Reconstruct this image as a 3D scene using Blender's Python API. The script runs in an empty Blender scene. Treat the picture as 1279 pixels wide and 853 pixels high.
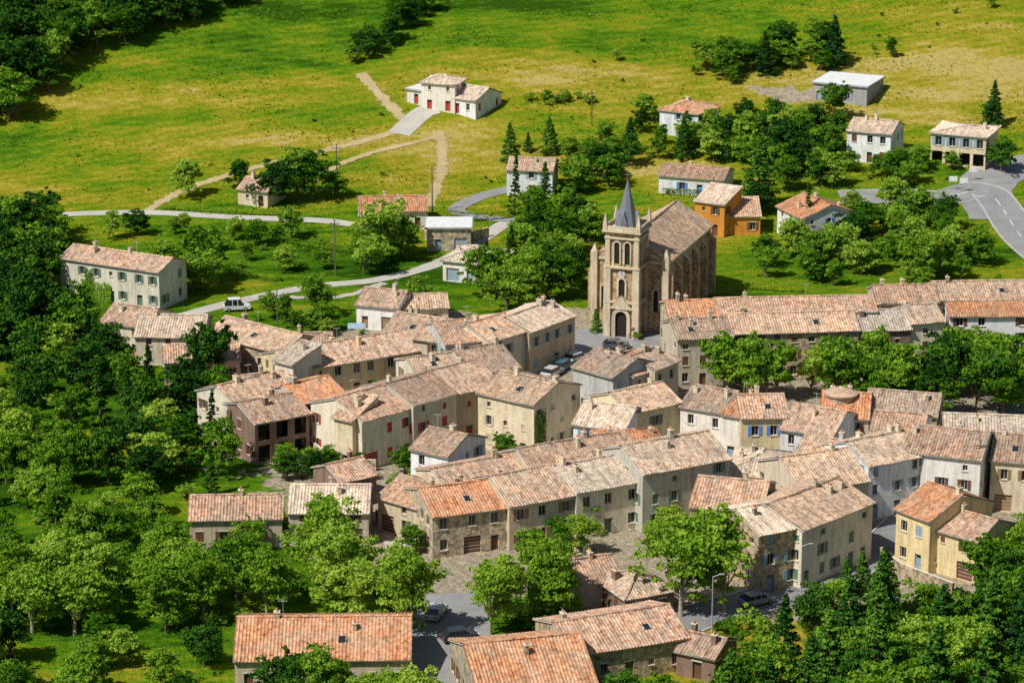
import bpy, math, random
import numpy as np
from math import radians, sin, cos, tan, atan2, pi, floor
from mathutils import Vector, Matrix, noise
R=random.Random(11)
S=bpy.context.scene
COL=S.collection
# ---------------------------------------------------------------- survey camera
F=3500.0; PIT=radians(17); CZ=128.0
def ray(u,v):
    x=(u-639.5)/F; y=-(v-426.5)/F
    return (x, cos(PIT)+y*sin(PIT), -sin(PIT)+y*cos(PIT))
def hill(x,y):
    h=0.0
    if y>470:
        t=min(y-470,80); h+=0.2*t*t/160
        if y>550: h+=0.2*(y-550)
        k=min(1,(y-470)/80)
        h+=k*(1.3*sin(x/31+y/47)*cos(y/38-x/60)+0.9*sin(x/17+1.3)*cos(y/23))
        if y>520 and x<-20: h+= min(1,(y-520)/90)*min(1,(-20-x)/80)*4
    if y<235:
        t=235-y
        h+=0.42*t*t/(t+40)
    return h
def at(u,v,dz=0.0):
    d=ray(u,v); t=150.0
    f=lambda t: CZ+d[2]*t-hill(d[0]*t,d[1]*t)-dz
    while f(t)>0 and t<3000: t+=4
    a,b=t-4,t
    for _ in range(20):
        m=(a+b)/2
        if f(m)>0:a=m
        else:b=m
    return Vector((d[0]*a,d[1]*a,CZ+d[2]*a))
def onplane(u,v,z):
    d=ray(u,v); t=(z-CZ)/d[2]
    return Vector((d[0]*t,d[1]*t,z))
# ---------------------------------------------------------------- materials
def newmat(n):
    m=bpy.data.materials.new(n); m.use_nodes=True
    nt=m.node_tree; nt.nodes.clear()
    return m,nt,nt.nodes,nt.links
def ramp(N,stops):
    r=N.new('ShaderNodeValToRGB'); e=r.color_ramp.elements
    while len(e)<len(stops): e.new(0.5)
    for i,(p,c) in enumerate(stops):
        e[i].position=p; e[i].color=(c[0],c[1],c[2],1)
    return r
def noisen(N,L,vec,scale,detail=4,rough=.6):
    n=N.new('ShaderNodeTexNoise'); n.inputs['Scale'].default_value=scale
    n.inputs['Detail'].default_value=detail; n.inputs['Roughness'].default_value=rough
    L.new(vec,n.inputs['Vector']); return n.outputs['Fac']
def math_(N,L,op,a,b=None,c=None):
    m=N.new('ShaderNodeMath'); m.operation=op
    for i,x in enumerate((a,b,c)):
        if x is None: continue
        if isinstance(x,(int,float)): m.inputs[i].default_value=x
        else: L.new(x,m.inputs[i])
    return m.outputs[0]
def mixc(N,L,f,a,b,mode='MIX'):
    m=N.new('ShaderNodeMix'); m.data_type='RGBA'; m.blend_type=mode
    for s,x in ((m.inputs[0],f),(m.inputs[6],a),(m.inputs[7],b)):
        if isinstance(x,(int,float)): s.default_value=x
        elif isinstance(x,tuple): s.default_value=(x[0],x[1],x[2],1)
        else: L.new(x,s)
    return m.outputs[2]
def finish(N,L,col,rough=.85,bump=None,bs=.3,bd=.05,spec=.2,metal=0,alpha=None):
    b=N.new('ShaderNodeBsdfPrincipled'); o=N.new('ShaderNodeOutputMaterial')
    if isinstance(col,tuple): b.inputs['Base Color'].default_value=(*col[:3],1)
    else: L.new(col,b.inputs['Base Color'])
    b.inputs['Roughness'].default_value=rough; b.inputs['Metallic'].default_value=metal
    b.inputs['Specular IOR Level'].default_value=spec
    if alpha is not None: L.new(alpha,b.inputs['Alpha'])
    if bump is not None:
        n=N.new('ShaderNodeBump'); n.inputs['Strength'].default_value=bs; n.inputs['Distance'].default_value=bd
        L.new(bump,n.inputs['Height']); L.new(n.outputs[0],b.inputs['Normal'])
    L.new(b.outputs[0],o.inputs[0])
def simple(n,c,rough=.7,spec=.3,metal=0,var=.15):
    m,nt,N,L=newmat(n); g=N.new('ShaderNodeNewGeometry')
    f=noisen(N,L,g.outputs['Position'],1.5)
    lo=tuple(x*(1-var) for x in c); hi=tuple(min(1,x*(1+var)) for x in c)
    r=ramp(N,[(.3,lo),(.7,hi)]); L.new(f,r.inputs[0])
    finish(N,L,r.outputs[0],rough,None,spec=spec,metal=metal); return m
def wallmat(n,c,stain,stone=False):
    m,nt,N,L=newmat('wall_'+n); g=N.new('ShaderNodeNewGeometry'); P=g.outputs['Position']
    oi=N.new('ShaderNodeObjectInfo')
    f=noisen(N,L,P,.35,6,.7); f2=noisen(N,L,P,3.5,4,.7)
    mp=N.new('ShaderNodeMapping'); mp.inputs['Scale'].default_value=(1.6,1.6,.22); L.new(P,mp.inputs[0])
    f3=noisen(N,L,mp.outputs[0],1,5,.65)
    r1=ramp(N,[(.35,(0,0,0)),(.68,(1,1,1))]); L.new(f,r1.inputs[0])
    c1=mixc(N,L,math_(N,L,'MULTIPLY',r1.outputs[0],.7),c,stain)
    r3=ramp(N,[(.46,(0,0,0)),(.72,(1,1,1))]); L.new(f3,r3.inputs[0])
    c2=mixc(N,L,math_(N,L,'MULTIPLY',r3.outputs[0],.6),c1,tuple(x*.52 for x in stain))
    r2=ramp(N,[(.3,(.78,.78,.78)),(.7,(1.1,1.1,1.1))]); L.new(f2,r2.inputs[0])
    c3=mixc(N,L,1.0,c2,r2.outputs[0],'MULTIPLY')
    br=ramp(N,[(0,(.84,.84,.84)),(.3,(1.08,1.0,.88)),(.6,(.95,.99,1.05)),(1,(1.14,1.13,1.1))]); L.new(oi.outputs['Random'],br.inputs[0])
    c4=mixc(N,L,1.0,c3,br.outputs[0],'MULTIPLY')
    bump=f2
    if stone:
        v=N.new('ShaderNodeTexVoronoi'); v.inputs['Scale'].default_value=2.3; L.new(P,v.inputs['Vector'])
        sp=N.new('ShaderNodeSeparateColor'); L.new(v.outputs['Color'],sp.inputs[0])
        rv=ramp(N,[(0,(.58,.56,.54)),(.5,(1,.97,.93)),(1,(1.4,1.3,1.12))]); L.new(sp.outputs[0],rv.inputs[0])
        c4=mixc(N,L,1.0,c4,rv.outputs[0],'MULTIPLY'); bump=v.outputs['Distance']
    finish(N,L,c4,.92,bump,.5,.06,.1); return m
WALL={
 'cream':wallmat('cream_render',(.80,.72,.55),(.60,.51,.37)),
 'white':wallmat('white_render',(.86,.85,.84),(.68,.66,.60)),
 'tan':wallmat('tan_render',(.66,.56,.41),(.43,.36,.26)),
 'stone':wallmat('stone',(.52,.45,.34),(.33,.28,.21),True),
 'grey':wallmat('grey_render',(.58,.57,.53),(.38,.37,.33)),
 'yellow':wallmat('yellow_render',(.82,.70,.42),(.64,.54,.33)),
 'ochre':wallmat('ochre_render',(.68,.28,.04),(.50,.21,.05)),
 'brown':wallmat('brown_render',(.30,.19,.14),(.17,.12,.09)),
 'pink':wallmat('pink_render',(.66,.46,.36),(.5,.35,.28)),
 'concrete':wallmat('concrete',(.42,.42,.43),(.30,.30,.31)),
 'church':wallmat('church_stone',(.54,.43,.29),(.30,.23,.16),True),
 'ashlar':wallmat('church_ashlar',(.70,.61,.46),(.45,.38,.27)),
}
def roofmat(n,cols,lich):
    m,nt,N,L=newmat('tiles_'+n); uv=N.new('ShaderNodeUVMap'); sp=N.new('ShaderNodeSeparateXYZ'); L.new(uv.outputs[0],sp.inputs[0])
    oi=N.new('ShaderNodeObjectInfo'); g=N.new('ShaderNodeNewGeometry'); P=g.outputs['Position']
    a=math_(N,L,'FLOOR',math_(N,L,'DIVIDE',sp.outputs[0],.40)); b=math_(N,L,'FLOOR',math_(N,L,'DIVIDE',sp.outputs[1],.42))
    cb=N.new('ShaderNodeCombineXYZ'); L.new(a,cb.inputs[0]); L.new(b,cb.inputs[1]); L.new(math_(N,L,'MULTIPLY',oi.outputs['Random'],50),cb.inputs[2])
    w=N.new('ShaderNodeTexWhiteNoise'); w.noise_dimensions='3D'; L.new(cb.outputs[0],w.inputs['Vector'])
    k=len(cols); r=ramp(N,[(i/(k-1),c) for i,c in enumerate(cols)]); L.new(w.outputs['Value'],r.inputs[0])
    f=noisen(N,L,P,.34,8,.78); rl=ramp(N,[(.42,(0,0,0)),(.60,(1,1,1))]); L.new(f,rl.inputs[0])
    c=mixc(N,L,math_(N,L,'MULTIPLY',rl.outputs[0],.75),r.outputs[0],lich)
    mv=N.new('ShaderNodeMapping'); mv.inputs['Scale'].default_value=(1.3,.25,1); L.new(uv.outputs[0],mv.inputs[0])
    f5=noisen(N,L,mv.outputs[0],1.0,5,.7); r5=ramp(N,[(.38,(.62,.59,.58)),(.52,(1,1,1)),(.7,(1.15,1.12,1.08))]); L.new(f5,r5.inputs[0])
    c=mixc(N,L,.85,c,r5.outputs[0],'MULTIPLY')
    f2=noisen(N,L,P,1.9,5,.78); r2=ramp(N,[(.34,(.46,.44,.43)),(.5,(.97,.97,.97)),(.68,(1.28,1.22,1.15))]); L.new(f2,r2.inputs[0])
    c=mixc(N,L,1.0,c,r2.outputs[0],'MULTIPLY')
    rr=ramp(N,[(0,(.76,.77,.79)),(.25,(1.08,.96,.88)),(.5,(1.05,1.08,1.10)),(.75,(.84,.80,.77)),(1,(1.16,1.1,1.06))]); L.new(oi.outputs['Random'],rr.inputs[0])
    c=mixc(N,L,1.0,c,rr.outputs[0],'MULTIPLY')
    fr=math_(N,L,'FRACT',math_(N,L,'DIVIDE',sp.outputs[1],.42))
    finish(N,L,c,.9,fr,.8,.08,.1); return m
ROOF={
 'orange':roofmat('orange',[(.44,.17,.08),(.60,.28,.14),(.68,.37,.20),(.54,.23,.11)],(.50,.36,.25)),
 'tan':roofmat('tan',[(.43,.28,.18),(.66,.47,.33),(.73,.57,.43),(.55,.34,.21)],(.41,.35,.28)),
 'pale':roofmat('pale',[(.56,.44,.33),(.73,.60,.47),(.78,.68,.56),(.62,.49,.37)],(.50,.44,.36)),
 'brown':roofmat('brown',[(.29,.19,.13),(.45,.31,.22),(.54,.40,.30),(.39,.25,.17)],(.32,.28,.23)),
 'mixed':roofmat('mixed',[(.36,.21,.14),(.60,.39,.26),(.70,.52,.38),(.61,.31,.17)],(.41,.34,.27)),
}
M_flat=simple('roof_membrane',(.66,.66,.64))
M_slate=simple('slate',(.17,.18,.20),.5,.4)
def glass():
    m,nt,N,L=newmat('window_glass'); finish(N,L,(.02,.025,.03),.12,None,spec=.5); return m
M_glass=glass()
M_frame=simple('window_frame',(.55,.52,.47))
M_dark=simple('opening_shade_and_hands',(.02,.018,.016))  # near-black: shade inside openings put into panel colour; also colours clock hands
M_stonetrim=simple('stone_trim',(.62,.55,.43))
SH=[simple('shutter_'+n,c) for n,c in (('brown',(.15,.07,.04)),('grey_blue',(.26,.35,.42)),('white',(.72,.70,.66)),('red',(.42,.05,.035)),('green',(.12,.21,.13)),('blue',(.10,.24,.58)),('wood',(.28,.17,.09)),('beige',(.5,.42,.32)))]
# ---------------------------------------------------------------- mesh builder
class MB:
    def __init__(s): s.v=[];s.f=[];s.m=[];s.uv=[]
    def face(s,pts,mat=0,uv=None):
        i=len(s.v); s.v.extend([tuple(p) for p in pts]); s.f.append(tuple(range(i,i+len(pts)))); s.m.append(mat)
        s.uv.append(uv if uv else [(0,0)]*len(pts))
    def box(s,x0,x1,y0,y1,z0,z1,mat=0,M=None):
        c=[Vector((x,y,z)) for z in (z0,z1) for y in (y0,y1) for x in (x0,x1)]
        if M is not None: c=[M@p for p in c]
        for q in ((0,2,3,1),(4,5,7,6),(0,1,5,4),(2,6,7,3),(0,4,6,2),(1,3,7,5)): s.face([c[k] for k in q],mat)
    def prism(s,pts,off,mat=0):
        off=Vector(off); a=[Vector(p) for p in pts]; b=[p+off for p in a]
        s.face(a[::-1],mat); s.face(b,mat); n=len(a)
        for i in range(n): j=(i+1)%n; s.face([a[i],a[j],b[j],b[i]],mat)
    def tube(s,a,b,ra,rb,mat=0,n=8,cap=True):
        a=Vector(a);b=Vector(b); d=(b-a).normalized(); t=d.orthogonal().normalized(); w=d.cross(t)
        A=[a+(t*cos(2*pi*i/n)+w*sin(2*pi*i/n))*ra for i in range(n)]
        B=[b+(t*cos(2*pi*i/n)+w*sin(2*pi*i/n))*rb for i in range(n)]
        for i in range(n): j=(i+1)%n; s.face([A[i],A[j],B[j],B[i]],mat)
        if cap: s.face(A[::-1],mat); s.face(B,mat)
    def obj(s,name,mats,parent=None,smooth=False):
        me=bpy.data.meshes.new(name); me.from_pydata(s.v,[],s.f)
        for m in mats: me.materials.append(m)
        me.polygons.foreach_set('material_index',s.m)
        ul=me.uv_layers.new(name='UVMap'); flat=[c for f in s.uv for p in f for c in p]; ul.data.foreach_set('uv',flat)
        if smooth: me.polygons.foreach_set('use_smooth',[True]*len(s.f))
        me.update(); o=bpy.data.objects.new(name,me); COL.objects.link(o)
        if parent: o.parent=parent
        return o
def empty(name,loc,rz=0):
    e=bpy.data.objects.new(name,None); e.location=loc; e.rotation_euler=(0,0,rz); e.empty_display_size=.5; COL.objects.link(e); return e
# ---------------------------------------------------------------- houses
FOOT=[]   # footprints
def panel(mb,o,ud,vd,nd,U,V,h0=0.0,h1=0.0,mat=0,th=.16):
    per=.40; n=max(2,int(U/per*4)); nv=max(2,int(V/1.4))
    us=[U*i/n for i in range(n+1)]; rows=[]
    sd=R.random()*100
    for j in range(nv+1):
        row=[]
        for u in us:
            vm=V
            if h0>0: vm=min(vm,V*u/h0)
            if h1>0: vm=min(vm,V*(U-u)/h1)
            vv=vm*j/nv
            a=.06*(1-2*abs(sin(pi*u/per)))
            sag=.11*noise.noise(Vector((u*.35+sd,vv*.4,0)))-.07*sin(pi*u/max(U,1))
            row.append((o+ud*u+vd*vv+nd*(a+sag+.08),(u+sd*.4,vv)))
        rows.append(row)
    base=len(mb.v)
    for row in rows: mb.v.extend([tuple(p) for p,_ in row])
    for j in range(nv):
        for i in range(n):
            q=(base+j*(n+1)+i,base+j*(n+1)+i+1,base+(j+1)*(n+1)+i+1,base+(j+1)*(n+1)+i)
            mb.f.append(q); mb.m.append(mat); mb.uv.append([rows[j][i][1],rows[j][i+1][1],rows[j+1][i+1][1],rows[j+1][i][1]])
    c=[o,o+ud*U,o+ud*(U-h1)+vd*V,o+ud*h0+vd*V]; lo=[p-nd*th for p in c]; hi=[p-nd*.03 for p in c]
    mb.face(lo[::-1],1)
    for i in (0,1,3):
        j=(i+1)%4; mb.face([lo[i],lo[j],hi[j],hi[i]],1)
def cap(mb,a,b,mat=0):
    a=Vector(a);b=Vector(b); d=(b-a)
    if d.length<.3: return
    n=max(1,int(d.length/.45)); up=Vector((0,0,1)); s=d.normalized().cross(up).normalized(); 
    for i in range(n):
        p=a+d*(i/n); q=a+d*((i+1)/n)
        r0=.17; r1=.14
        A=[p-s*r0,p-s*r0*.6+up*.13,p+up*.19,p+s*r0*.6+up*.13,p+s*r0]; B=[q-s*r1,q-s*r1*.6+up*.11,q+up*.16,q+s*r1*.6+up*.11,q+s*r1]
        for k in range(4): mb.face([A[k],A[k+1],B[k+1],B[k]],mat,[(p.x*3+i*.4,i*.42),(p.x*3+i*.4,i*.42),(p.x*3+i*.4,i*.42+.3),(p.x*3+i*.4,i*.42+.3)])
def layout(w,eav,dens,groundfloor=True):
    fl=max(1,round(eav/2.9)); fh=eav/fl; cols=max(1,int(w/2.7)); out=[]
    if w<2.2: return out
    dx=w/cols; door=R.randrange(cols)
    offs=[R.uniform(-.4,.4) for _ in range(cols)]; ww=R.choice([.85,.95,1.05])
    for f in range(fl):
        for c in range(cols):
            cx=dx*(c+.5)+offs[c]; 
            if f==0 and groundfloor and (c==door or R.random()<.2):
                k='garage' if (R.random()<.25 and dx>2.9) else 'door'
                hw=1.15 if k=='garage' else .52
                out.append((cx-hw,cx+hw,.05,2.15 if k=='door' else 2.35,k)); continue
            if R.random()>dens: continue
            hh=1.4; w_=ww
            z=f*fh+.95
            if R.random()<.12: hh=.8; w_=.65; z+=.4
            if f==fl-1 and fl>=3 and R.random()<.6: hh=.8; z=f*fh+.9
            if z+hh>eav-.25: hh=eav-.25-z
            if hh<.5: continue
            out.append((cx-w_/2,cx+w_/2,z,z+hh,'win'))
    return out
def wall_side(mw,mk,o,d,n,w,z0,z1,wins,shut,sur):
    P=lambda x,z,t=0.0:o+d*x+n*t+Vector((0,0,z))
    wins=[q for q in wins if q[0]>.15 and q[1]<w-.15]
    xs=sorted(set([0,w]+[round(q[0],3) for q in wins]+[round(q[1],3) for q in wins])); zs=sorted(set([z0,z1]+[round(q[2],3) for q in wins]+[round(q[3],3) for q in wins]))
    for i in range(len(xs)-1):
        for j in range(len(zs)-1):
            cx=(xs[i]+xs[i+1])/2; cz=(zs[j]+zs[j+1])/2
            if any(q[0]<cx<q[1] and q[2]<cz<q[3] for q in wins): continue
            mw.face([P(xs[i],zs[j]),P(xs[i+1],zs[j]),P(xs[i+1],zs[j+1]),P(xs[i],zs[j+1])])
    def bx(x0,x1,za,zb,t0,t1,mat):
        c=[P(x,z,t) for t in (t0,t1) for z in (za,zb) for x in (x0,x1)]
        for q in ((4,5,7,6),(0,4,6,2),(1,3,7,5),(2,6,7,3),(0,1,5,4)): mk.face([c[k] for k in q],mat)
    for (a,b,c,e,k) in wins:
        a,b,c,e=[round(t,3) for t in (a,b,c,e)]
        t=-.24
        for q in ([P(a,c),P(a,c,t),P(a,e,t),P(a,e)],[P(b,c,t),P(b,c),P(b,e),P(b,e,t)],[P(a,e),P(a,e,t),P(b,e,t),P(b,e)],[P(a,c,t),P(a,c),P(b,c),P(b,c,t)]): mw.face(q)
        if k=='win':
            mk.face([P(a,c,t),P(b,c,t),P(b,e,t),P(a,e,t)],1)
            mid=(a+b)/2; g=t+.02
            if R.random()<.2:
                bx(a+.02,mid-.01,c+.02,e-.02,t+.03,t+.19,2); bx(mid+.01,b-.02,c+.02,e-.02,t+.03,t+.19,2)
            else:
                mk.face([P(a+.07,c+.07,g),P(mid-.035,c+.07,g),P(mid-.035,e-.07,g),P(a+.07,e-.07,g)],0)
                mk.face([P(mid+.035,c+.07,g),P(b-.07,c+.07,g),P(b-.07,e-.07,g),P(mid+.035,e-.07,g)],0)
                if shut and e-c>.9 and R.random()<.85:
                    hw=(b-a)/2
                    for x0,x1 in ((a-hw-.02,a-.02),(b+.02,b+hw+.02)):
                        if x0>.02 and x1<w-.02: bx(x0,x1,c,e,.004,.06,2)
            bx(a-.08,b+.08,c-.1,c-.002,.003,.12,3)
            if sur: bx(a-.1,b+.1,e+.002,e+.17,.003,.035,3)
        elif k=='door':
            mk.face([P(a,c,t),P(b,c,t),P(b,e,t),P(a,e,t)],2); bx(a+.1,b-.1,e-.5,e-.08,t,t+.02,0)
            if sur: bx(a-.15,b+.15,e+.002,e+.2,.003,.04,3)
        elif k=='open': mk.face([P(a,c,-1.6),P(b,c,-1.6),P(b,e,-1.6),P(a,e,-1.6)],4)  # near-black back panel, shade of the bay put into its colour
        else:
            mk.face([P(a,c,t),P(b,c,t),P(b,e,t),P(a,e,t)],2)
            for s_ in range(1,5):
                zz=c+(e-c)*s_/5; bx(a+.02,b-.02,zz-.02,zz+.02,t+.002,t+.03,1)
NAMES={'cream':'cream_house','white':'white_house','tan':'village_house','stone':'stone_house','grey':'grey_house','yellow':'yellow_house','ochre':'ochre_house','brown':'brown_house','pink':'pink_house','concrete':'concrete_building'}
def house(uL,vL,uR,vR,eav,dep,kind='g',wall='tan',roof='tan',shut=None,slope=None,dens=.85,name=None,chim=None,opens=0,maxang=52):
    if slope is None: slope=R.uniform(.30,.40)
    um,vm=(uL+uR)/2,(vL+vR)/2
    zt=at(um,vm,eav).z
    A=onplane(uL,vL,zt); B=onplane(uR,vR,zt); W=(B-A).length; ang=atan2(B.y-A.y,B.x-A.x)
    if abs(ang)>radians(maxang):
        ang=math.copysign(radians(maxang),ang); W=min(W,(B.x-A.x)/cos(ang))
    z0=zt-eav
    rt=empty(name or NAMES[wall],(A.x,A.y,z0),ang)
    cx=A.x+cos(ang)*W/2-sin(ang)*dep/2; cy=A.y+sin(ang)*W/2+cos(ang)*dep/2
    FOOT.append((cx,cy,W/2,dep/2,ang))
    mw=MB(); mk=MB(); mr=MB(); X=Vector((1,0,0)); Y=Vector((0,1,0)); Z=Vector((0,0,1))
    if shut is None: shut=R.choice([0,0,1,2,4,6,7,7,6,1])
    sur=R.random()<.6; shf=R.random()<.8
    fr=layout(W,eav,dens)
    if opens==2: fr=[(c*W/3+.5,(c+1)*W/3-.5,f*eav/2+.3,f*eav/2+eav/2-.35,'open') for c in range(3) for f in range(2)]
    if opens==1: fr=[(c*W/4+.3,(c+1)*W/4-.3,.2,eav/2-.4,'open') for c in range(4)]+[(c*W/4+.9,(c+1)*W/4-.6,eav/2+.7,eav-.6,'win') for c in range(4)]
    wall_side(mw,mk,Vector((0,0,0)),X,-Y,W,-4,eav,fr,shf,sur)
    wall_side(mw,mk,Vector((W,0,0)),Y,X,dep,-4,eav,layout(dep,eav,dens*.75,False),shf,sur)
    wall_side(mw,mk,Vector((W,dep,0)),-X,Y,W,-4,eav,layout(W,eav,dens*.7,False),shf,sur)
    wall_side(mw,mk,Vector((0,dep,0)),-Y,-X,dep,-4,eav,layout(dep,eav,dens*.75,False),shf,sur)
    ov=.42; og=.2; t=slope; c_=1/math.sqrt(1+t*t); H=t*dep/2; zz=.10
    if kind=='g':
        mw.face([(0,dep,eav),(0,0,eav),(0,dep/2,eav+H)]); mw.face([(W,0,eav),(W,dep,eav),(W,dep/2,eav+H)])
        V=(dep/2+ov)/c_
        panel(mr,Vector((-og,-ov,eav-t*ov+zz)),X,Vector((0,c_,t*c_)),Vector((0,-t*c_,c_)),W+2*og,V)
        panel(mr,Vector((W+og,dep+ov,eav-t*ov+zz)),-X,Vector((0,-c_,t*c_)),Vector((0,t*c_,c_)),W+2*og,V)
        cap(mr,(-og,dep/2,eav+H+zz+.05),(W+og,dep/2,eav+H+zz+.05)); rz=lambda x,y:eav+H-t*abs(y-dep/2)
    elif kind=='p':
        H=t*W/2
        mw.face([(0,0,eav),(W,0,eav),(W/2,0,eav+H)]); mw.face([(W,dep,eav),(0,dep,eav),(W/2,dep,eav+H)])
        V=(W/2+ov)/c_
        panel(mr,Vector((-ov,dep+og,eav-t*ov+zz)),-Y,Vector((c_,0,t*c_)),Vector((-t*c_,0,c_)),dep+2*og,V)
        panel(mr,Vector((W+ov,-og,eav-t*ov+zz)),Y,Vector((-c_,0,t*c_)),Vector((t*c_,0,c_)),dep+2*og,V)
        cap(mr,(W/2,-og,eav+H+zz+.05),(W/2,dep+og,eav+H+zz+.05)); rz=lambda x,y:eav+H-t*abs(x-W/2)
    elif kind=='h':
        m=min(W,dep)/2+ov; V=m/c_; e0=eav-t*ov+zz
        panel(mr,Vector((-ov,-ov,e0)),X,Vector((0,c_,t*c_)),Vector((0,-t*c_,c_)),W+2*ov,V,m,m)
        panel(mr,Vector((W+ov,dep+ov,e0)),-X,Vector((0,-c_,t*c_)),Vector((0,t*c_,c_)),W+2*ov,V,m,m)
        panel(mr,Vector((-ov,dep+ov,e0)),-Y,Vector((c_,0,t*c_)),Vector((-t*c_,0,c_)),dep+2*ov,V,m,m)
        panel(mr,Vector((W+ov,-ov,e0)),Y,Vector((-c_,0,t*c_)),Vector((t*c_,0,c_)),dep+2*ov,V,m,m)
        e1=e0+m*t+.05
        if W>=dep: a,b=(m-ov,dep/2,e1),(W-m+ov,dep/2,e1); cs=[a,b,b,a]
        else: a,b=(W/2,m-ov,e1),(W/2,dep-m+ov,e1); cs=[a,a,b,b]
        cap(mr,a,b)
        for q,k in zip(((-ov,-ov,e0+.05),(W+ov,-ov,e0+.05),(W+ov,dep+ov,e0+.05),(-ov,dep+ov,e0+.05)),cs): cap(mr,q,k)
        rz=lambda x,y:eav+t*min(x,y,W-x,dep-y)
    elif kind=='s':
        H=t*dep*.8; t2=H/dep; c2=1/math.sqrt(1+t2*t2)
        mw.face([(0,dep,eav),(0,0,eav),(0,dep,eav+H)]); mw.face([(W,0,eav),(W,dep,eav),(W,dep,eav+H)]); mw.face([(W,dep,eav),(0,dep,eav),(0,dep,eav+H),(W,dep,eav+H)])
        panel(mr,Vector((-og,-ov,eav-t2*ov+zz)),X,Vector((0,c2,t2*c2)),Vector((0,-t2*c2,c2)),W+2*og,(dep+ov+.1)/c2)
        rz=lambda x,y:eav+t2*y
    else:
        mr.box(-.35,W+.35,-.35,dep+.35,eav+.002,eav+.3,0)
        mr.box(-.2,W+.2,-.2,dep+.2,eav+.3,eav+.34,1)
        rz=lambda x,y:eav+.3
    mw.obj('walls',[WALL[wall]],rt)
    mk.obj('windows_and_doors',[M_glass,M_frame,SH[shut],M_stonetrim,M_dark],rt)
    if kind=='f': mr.obj('flat_roof',[WALL['concrete'],M_flat],rt)
    else: mr.obj('roof',[ROOF[roof],M_frame],rt)
    nch=R.choice([1,1,2,2,3]) if chim is None else chim
    if kind!='f' and nch:
        mc=MB()
        for i in range(nch):
            x=R.uniform(.08,.92)*W; y=dep*R.choice([.35,.5,.62]); z=rz(x,y); hx=R.uniform(.2,.3); hy=R.uniform(.28,.5); top=z+R.uniform(.7,1.2)
            mc.box(x-hx,x+hx,y-hy,y+hy,z-.6,top,0); mc.box(x-hx-.06,x+hx+.06,y-hy-.06,y+hy+.06,top+.002,top+.1,1)
            for k in range(2): mc.tube((x,y+(k-.5)*hy,top+.1),(x,y+(k-.5)*hy,top+.42),.11,.09,2,6)
        if R.random()<.5:
            x=R.uniform(.2,.8)*W; y=dep*.5; z=rz(x,y); mc.tube((x,y,z),(x,y,z+2.2),.025,.02,3,4); mc.box(x-.5,x+.5,y-.015,y+.015,z+2.0,z+2.03,3)
            for q in range(4): mc.box(x-.45+q*.28,x-.43+q*.28,y-.28,y+.28,z+2.04,z+2.06,3)
        if R.random()<.3 and kind=='g' and W>6: # skylight
            x=R.uniform(.2,.7)*W; y=dep*.22; z=rz(x,y)+.22; mc.face([(x,y-.45,z-.45*t),(x+.8,y-.45,z-.45*t),(x+.8,y+.45,z+.45*t),(x,y+.45,z+.45*t)],4); mc.box(x-.06,x,y-.45,y+.45,z-.3,z+.05,3); mc.box(x+.8,x+.86,y-.45,y+.45,z-.3,z+.05,3)
        mc.obj('chimneys',[WALL[wall] if wall!='white' else WALL['cream'],M_stonetrim,ROOF['orange'],M_frame,M_glass],rt)
    return rt,W,dep,eav
H=house
# --- hillside houses
H(526,103,568,106,5.6,6,'h','white','pale',3,chim=0)
H(546,119,594,126,3.2,9,'g','white','pale',3,dens=.8,chim=0)
H(508,112,530,115,2.8,6,'f','white',shut=3,name='white_garage')
H(824,137,872,143,5,9,'h','white','orange',1)
H(1016,104,1083,110,3.6,11,'f','concrete',dens=.1,name='concrete_shed')
H(1058,163,1113,168,6,9,'g','white','tan',0)
H(1163,166,1232,172,6,10,'h','cream','pale',slope=.12,name='unfinished_house',opens=1,chim=1)
H(633,212,690,214,5,8,'g','white','tan',1)
H(823,219,904,225,3.4,8,'g','white','brown',5)
H(868,251,905,256,6,7,'s','ochre','pale',0,chim=0)
H(905,270,950,270,3.5,7,'s','ochre','tan',0,chim=0)
H(1004,274,1070,267,5,10,'p','white','orange',5)
H(297,236,334,240,3,7,'g','cream','mixed',0)
H(450,265,534,263,3.4,9,'g','white','orange',0)
H(533,286,588,286,4,7,'f','stone',dens=.2,name='stone_garage')
H(553,325,616,331,3.6,9,'h','white','pale',1)
FARM=H(75,322,198,340,6.5,8,'g','cream','mixed',4)
H(445,380,497,385,4,8,'g','white','tan',6)
H(500,386,560,384,3.4,7,'g','cream','tan',6)
H(125,402,178,409,5,9,'g','cream','tan',6)
H(168,420,253,421,4.6,10,'g','cream','pale',6)
H(205,453,300,449,3.6,8,'g','pink','mixed',0)
H(257,417,352,441,4,9,'g','stone','tan',0)
H(352,440,412,440,3.6,9,'g','tan','brown',0)
# --- left of church square
H(661,415,718,391,7,9,'g','tan','pale',1)
H(612,427,661,412,7,10,'g','cream','tan',1)
H(556,430,612,424,6.8,11,'g','grey','mixed',4)
H(476,417,556,428,6,11,'g','tan','tan',0)
H(362,464,522,438,5.5,10,'g','yellow','mixed',7)
H(343,450,366,456,7,6,'s','cream','pale',7)
H(312,492,362,486,5,8,'g','tan','mixed',0)
H(296,509,350,496,6.6,10,'g','cream','tan',0)
H(318,529,386,516,6,10,'g','brown','mixed',0,opens=2)
H(374,505,432,492,6,9,'g','grey','orange',1)
H(417,521,440,526,7.2,6,'s','cream','tan',7)
H(452,526,516,508,7.2,11,'g','cream','mixed',3)
H(516,506,570,491,7.8,11,'g','cream','brown',3)
H(570,492,624,479,7.2,11,'g','tan','tan',3)
H(590,469,650,459,6,12,'g','tan','brown',6)
H(520,468,596,458,6,8,'g','cream','tan',6)
BIG=H(597,490,667,506,8,11,'g','cream','tan',7)
H(716,458,766,472,6.5,10,'g','grey','brown',1)
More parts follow.
